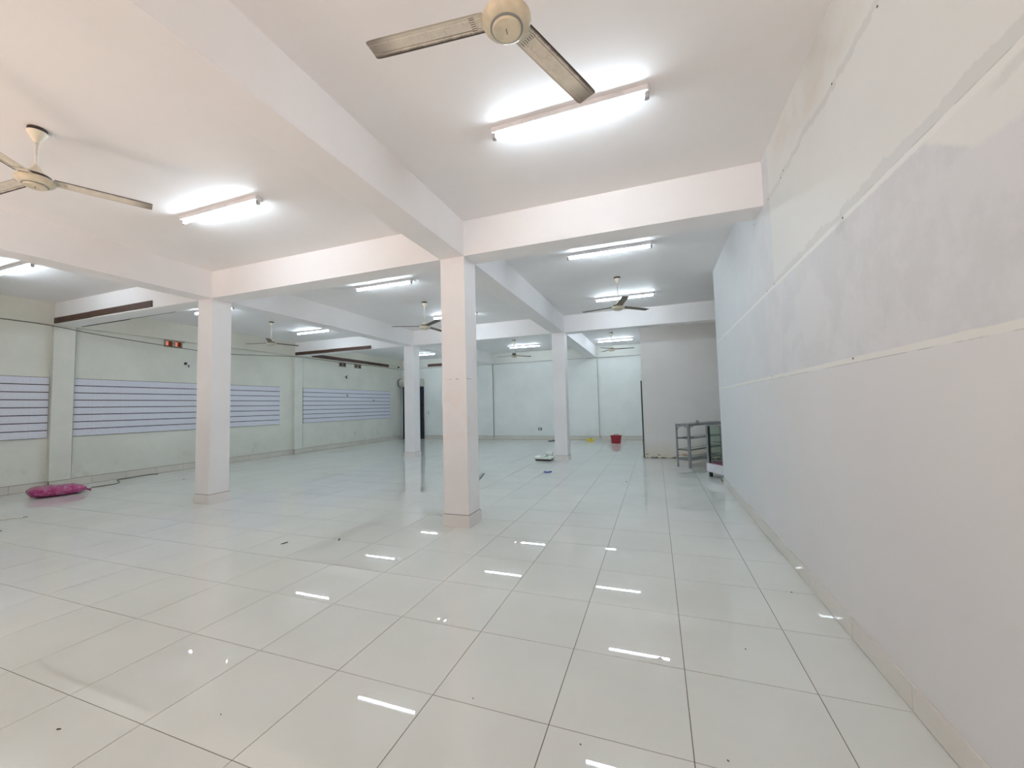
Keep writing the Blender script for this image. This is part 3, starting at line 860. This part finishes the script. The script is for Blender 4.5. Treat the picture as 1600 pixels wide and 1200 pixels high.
for x, sx in ((0.03, 1), (WD - 0.03, -1)):
    MB().tube([(x, 0.012, HT - 0.13), (x + sx * 0.03, 0.012, HT - 0.07), (x + sx * 0.09, 0.012, HT - 0.045)], 0.006, 6).obj('corner_brace', M['alu_dark'], t)
MB().tube([(WD - 0.012, 0.03, HT - 0.13), (WD - 0.012, 0.08, HT - 0.07), (WD - 0.012, 0.2, HT - 0.045)], 0.006, 6).obj('corner_brace', M['alu_dark'], t)
k = MB().lathe([(0.04, 0), (0.045, 0.02), (0.025, 0.05), (0.012, 0.075), (0.002, 0.08)], 10).obj('crumpled_plastic_bag', M['alu'])
k.location = (0.86, 9.98, HT + 0.008)
tag(k, 'small grey crumpled lump on top of the open aluminium counter', 'plastic bag')
# rods lying on the counter's upper shelf
k = MB().tube([(0.52, 9.83, 0.658), (0.78, 9.95, 0.658)], 0.006, 6).obj('metal_rod', M['alu_dark'])
tag(k, 'dark metal rod lying on the upper shelf of the open counter', 'rod')

C = Vector((0.886, 8.72)); D_ = Vector((1.10, 8.36))
ang = math.atan2(D_.y - C.y, D_.x - C.x)
t = empty('glass_showcase', (C.x, C.y, 0), 'glass showcase with white base and maroon lining beside the right wall end', 'showcase', rz=ang)
LN2, WD2, HT2 = 0.46, 0.60, 0.975
MB().rbox(-0.012, -0.012, 0.095, LN2 + 0.012, 0.012, 0.255, 0.01).obj('front_board', M['laminate'], t)
MB().box(0, 0.013, 0.10, LN2, WD2, 0.215).obj('base', M['laminate'], t)
MB().box(0.005, 0.014, 0.215, LN2 - 0.005, WD2 - 0.005, 0.272).obj('lining', M['maroon'], t)
for x, y in ((0.015, 0.02), (LN2 - 0.06, 0.02), (0.015, WD2 - 0.06), (LN2 - 0.06, WD2 - 0.06)):
    MB().box(x, y, 0, x + 0.05, y + 0.045, 0.10).obj('foot', M['black'], t)
for x, y in ((0.025, 0.0), (LN2 - 0.025, 0.0), (0.025, WD2 - 0.05), (LN2 - 0.025, WD2 - 0.05)):
    frame_post(t, x, y + 0.026, 0.235, HT2, 0.050)
MB().box(0.052, 0.008, 0.256, 0.072, 0.030, HT2 - 0.02).obj('glass_edge', M['black'], t)
m_ = MB()
m_.box(0, 0.014, HT2, LN2, 0.036, HT2 + 0.02).box(0, WD2 - 0.02, HT2, LN2, WD2, HT2 + 0.02).box(0, 0.036, HT2, 0.022, WD2 - 0.02, HT2 + 0.02).box(LN2 - 0.022, 0.036, HT2, LN2, WD2 - 0.02, HT2 + 0.02)
m_.obj('top_frame', M['alu'], t)
MB().box(0.074, 0.014, 0.276, LN2 - 0.052, 0.019, HT2 - 0.005).obj('glass_pane', M['glass'], t)
MB().box(0.018, 0.054, 0.276, 0.023, WD2 - 0.08, HT2 - 0.005).obj('glass_pane', M['glass'], t)
for z in (0.66, 0.42):
    MB().box(0.02, 0.05, z, LN2 - 0.02, WD2 - 0.02, z + 0.006).obj('glass_shelf', M['glass'], t)
MB().box(0.022, 0.036, HT2 + 0.008, LN2 - 0.022, WD2 - 0.02, HT2 + 0.014).obj('glass_top', M['glass'], t)

# ------------------------------------------------------------------ things on the floor
# pink plastic-wrapped bundle
def bundle():
    b = MB(); nu, nv = 40, 18
    for i in range(nv + 1):
        ph = -math.pi / 2 + math.pi * i / nv
        for k in range(nu):
            th = 2 * math.pi * k / nu
            cxy = abs(math.cos(ph)) ** 0.55
            x = 0.38 * cxy * math.copysign(abs(math.cos(th)) ** 0.85, math.cos(th))
            y = 0.29 * cxy * math.copysign(abs(math.sin(th)) ** 0.85, math.sin(th))
            z = 0.088 + 0.088 * math.copysign(abs(math.sin(ph)) ** 0.8, math.sin(ph))
            nz = noise.noise(Vector((x * 7, y * 7, z * 9)))
            n2 = noise.noise(Vector((x * 16 + 5, y * 16, z * 14)))
            s = 1 + 0.07 * nz
            z2 = z + (0.020 * nz + 0.010 * n2) * (1 if z > 0.03 else 0.2) + 0.03 * (x / 0.38) * (1 if z > 0.05 else 0)*-0.4
            b.v.append((x * s, y * s, max(0.001, z2)))
    for i in range(nv):
        for k in range(nu):
            a = i * nu + k; c2 = i * nu + (k + 1) % nu
            b.f.append((a, c2, c2 + nu, a + nu))
    return b
o = bundle().obj('pink_bundle', M['pink'], None, True)
o.location = (-10.45, 4.20, 0.001); o.rotation_euler = (0, 0, R(66))
tag(o, 'flat pink plastic-wrapped bundle on the floor by the left wall', 'bundle')
MB().lathe([(0.002, 0), (0.02, 0.01), (0.014, 0.03), (0.03, 0.06), (0.02, 0.065)], 12).xf(Matrix.Translation((0.37, -0.03, 0.05)) @ Matrix.Rotation(R(105), 4, 'Y')).obj('knot', M['pink'], o, True)

# foam tray by the back column
t = empty('foam_tray', (-2.80, 10.36, 0), 'white foam tray on a dark base at the foot of the back column', 'tray', rz=R(-4))
MB().rbox(-0.20, -0.15, 0.0, 0.20, 0.15, 0.045, 0.012).obj('dark_base', M['black'], t)
MB().rbox(-0.235, -0.17, 0.045, 0.235, 0.17, 0.10, 0.025).obj('tray', M['foam'], t)
MB().box(-0.09, -0.05, 0.10, 0.12, -0.02, 0.106).box(0.03, -0.12, 0.10, 0.06, 0.10, 0.107).tube([(0.045, 0.02, 0.10), (0.05, 0.03, 0.125), (0.08, 0.035, 0.135)], 0.008, 6).obj('ribbon', M['green'], t)
o = MB().lathe([(0.03, 0), (0.05, 0.005), (0.052, 0.17), (0.03, 0.175)], 20).xf(Matrix.Rotation(R(90), 4, 'Y')).obj('paper_roll', M['white_plastic'], None, True)
o.location = (-2.76, 10.47, 0.158); o.rotation_euler = (0, 0, R(-4))
tag(o, 'white roll lying on the back of the foam tray', 'roll')
# blue scrap
bl = MB().prism([(-0.075, -0.01), (-0.05, -0.045), (0.02, -0.04), (0.055, -0.015), (0.085, 0.04), (0.04, 0.035), (-0.01, 0.02), (-0.06, 0.03)], 0.0, 0.022)
bl.v = [(x, y, z * (0.6 + 0.9 * abs(math.sin(9 * x + 3 * y)))) for x, y, z in bl.v]
o = bl.obj('blue_scrap', M['blue']); o.location = (-2.24, 8.50, 0.001)
tag(o, 'small crumpled blue plastic scrap on the floor tiles', 'scrap')
# yellow brush
t = empty('yellow_brush', (-2.44, 15.90, 0), 'yellow plastic block lying against the back wall skirting', 'brush', rz=R(4))
MB().rbox(-0.135, -0.06, 0.0, 0.135, 0.06, 0.105, 0.03).obj('block', M['yellow'], t)
MB().rbox(-0.045, -0.02, 0.105, -0.02, 0.02, 0.125, 0.004).rbox(0.02, -0.02, 0.105, 0.07, 0.02, 0.125, 0.004).obj('clip', M['black'], t)
# red bin, rim flared, open
t = empty('red_bin', (-1.40, 15.22, 0), 'dark red plastic bin in front of the back wall', 'bin', rz=R(2))
def bin_shell():
    b = MB(); w0, d0, w1, d1, h, th = 0.150, 0.11, 0.185, 0.14, 0.265, 0.006
    rings = [(w0, d0, 0.0), (w1, d1, h), (w1 - th, d1 - th, h), (w0 - th, d0 - th, th)]
    for w, d, z in rings: b.v += [(-w, -d, z), (w, -d, z), (w, d, z), (-w, d, z)]
    for r in range(3):
        for k in range(4):
            a = r * 4 + k; c2 = r * 4 + (k + 1) % 4
            b.f.append((a, c2, c2 + 4, a + 4))
    b.f.append((3, 2, 1, 0)); b.f.append((12, 13, 14, 15))
    return b
bin_shell().obj('shell', M['red'], t)
m_ = MB(); e0, e1, f0, f1, zt = 0.183, 0.205, 0.138, 0.158, 0.262
m_.box(-e1, -f1, zt, e1, -f0, zt + 0.016).box(-e1, f0, zt, e1, f1, zt + 0.016).box(-e1, -f0, zt, -e0, f0, zt + 0.016).box(e0, -f0, zt, e1, f0, zt + 0.016)
m_.obj('rim', M['red'], t)
MB().tube(smooth_pts([(-0.10, 0.148, 0.278), (-0.05, 0.148, 0.30), (0.0, 0.148, 0.31), (0.05, 0.148, 0.30), (0.10, 0.148, 0.278)], 4), 0.010, 8).obj('handle', M['red'], t)
# white pipe stub at the back pilaster
t = empty('pipe_stub', (XA + CW + 0.04, YK - 0.06, 0), 'short white pipe stub at the foot of the back wall pilaster', 'pipe')
MB().lathe([(0.030, 0), (0.030, 0.13), (0.026, 0.135)], 16).obj('pipe', M['drum'], t)
MB().lathe([(0.036, 0.0), (0.040, 0.01), (0.040, 0.05), (0.034, 0.055)], 16).obj('collar', M['white_plastic'], t)
# strips, rods, scraps
def strip(p0, p1, w, h, name, mat, label, cat):
    a = Vector(p0); b = Vector(p1); L = (b - a).length
    o = MB().box(0, -w / 2, 0.0, L, w / 2, h * 0.5).box(0, -w / 2, h * 0.5, L, -w / 2 + h * 0.4, h).box(0, w / 2 - h * 0.4, h * 0.5, L, w / 2, h).obj(name, M[mat])
    o.location = (a.x, a.y, 0.001); o.rotation_euler = (0, 0, math.atan2(b.y - a.y, b.x - a.x))
    return tag(o, label, cat)
strip((-3.12, 6.55), (-3.536, 8.05), 0.05, 0.02, 'metal_channel', 'alu', 'thin metal channel on the floor, sticking out behind the nearest column', 'metal strip')
o = MB().tube([(-4.02, 15.62, 0.012), (-3.86, 15.95, 0.012), (-3.62, 16.2, 0.012)], 0.035, 8).xf(Matrix.Diagonal((1, 1, 0.6, 1))).obj('dark_rod', M['black'])
o.location.z = 0.014
tag(o, 'short dark rod on the floor left of the back column', 'rod')
def scrap(px, py, s, mat, label, name='dry_scrap', seed=0, group=None):
    rr = random.Random(seed); n = 7
    poly = [(s * (0.6 + 0.4 * rr.random()) * math.cos(2 * math.pi * k / n), 0.22 * s * (0.6 + 0.4 * rr.random()) * math.sin(2 * math.pi * k / n)) for k in range(n)]
    b = MB().prism(poly, 0, 0.004)
    b.v = [(x, y, z + (0.05 * s * abs(math.sin(8 * x / s)) if z > 0 else 0)) for x, y, z in b.v]
    o = b.obj(name, M[mat]); o.location = (px, py, 0.001); o.rotation_euler = (0, 0, rr.random() * 3)
    return tag(o, label, 'scrap', group)
scrap(-3.87, 3.371, 0.055, 'leaf', 'dark dry scrap on the floor left of the nearest column, the nearer of two', seed=1)
scrap(-3.366, 3.638, 0.05, 'leaf', 'dark dry scrap on the floor just left of the nearest column foot', seed=2)
scrap(-0.56, 7.784, 0.045, 'leaf', 'tiny dark scrap on the floor tiles right of the blue scrap', seed=3)
scrap(-8.583, 14.36, 0.10, 'leaf', 'flat dark scrap on the floor in front of the back wall near the gate', seed=4)
scrap(-9.816, 5.947, 0.03, 'leaf', 'tiny dark scrap on the floor left of the left column', seed=5)
scrap(-8.632, 3.129, 0.04, 'leaf', 'tiny dark scrap on the floor in front of the pink bundle', seed=6)
scrap(-7.95, 2.65, 0.08, 'scrap', 'crumpled brown scrap at the left edge of the photo', seed=7)
scrap(0.894, 3.635, 0.009, 'leaf', 'tiny dark crumb near the right wall skirting', seed=8)
scrap(0.43, 2.742, 0.007, 'leaf', 'tiny dark crumb on the tiles in the right foreground', seed=9)
scrap(0.213, 1.89, 0.006, 'leaf', 'tiny dark crumb at the bottom edge right of centre', seed=10)
scrap(-0.359, 1.78, 0.006, 'leaf', 'tiny dark crumb at the bottom edge beside a tile joint', seed=13)
scrap(-0.908, 1.882, 0.005, 'leaf', 'tiny dark crumb in the middle foreground', seed=14)
scrap(-2.013, 1.403, 0.006, 'leaf', 'tiny dark crumb in the left foreground', seed=11)
scrap(-2.647, 1.097, 0.012, 'leaf', 'thin dark fleck in the left foreground', seed=12)
o = MB().tube(smooth_pts([(-8.95, 2.70, .008), (-8.75, 2.93, .012), (-8.71, 2.97, .006), (-8.68, 3.03, .014), (-8.60, 3.10, .006)]), 0.007, 6).obj('pale_strip', M['paper'], None, True)
tag(o, 'thin pale torn strip on the floor at the left edge of the photo', 'scrap')
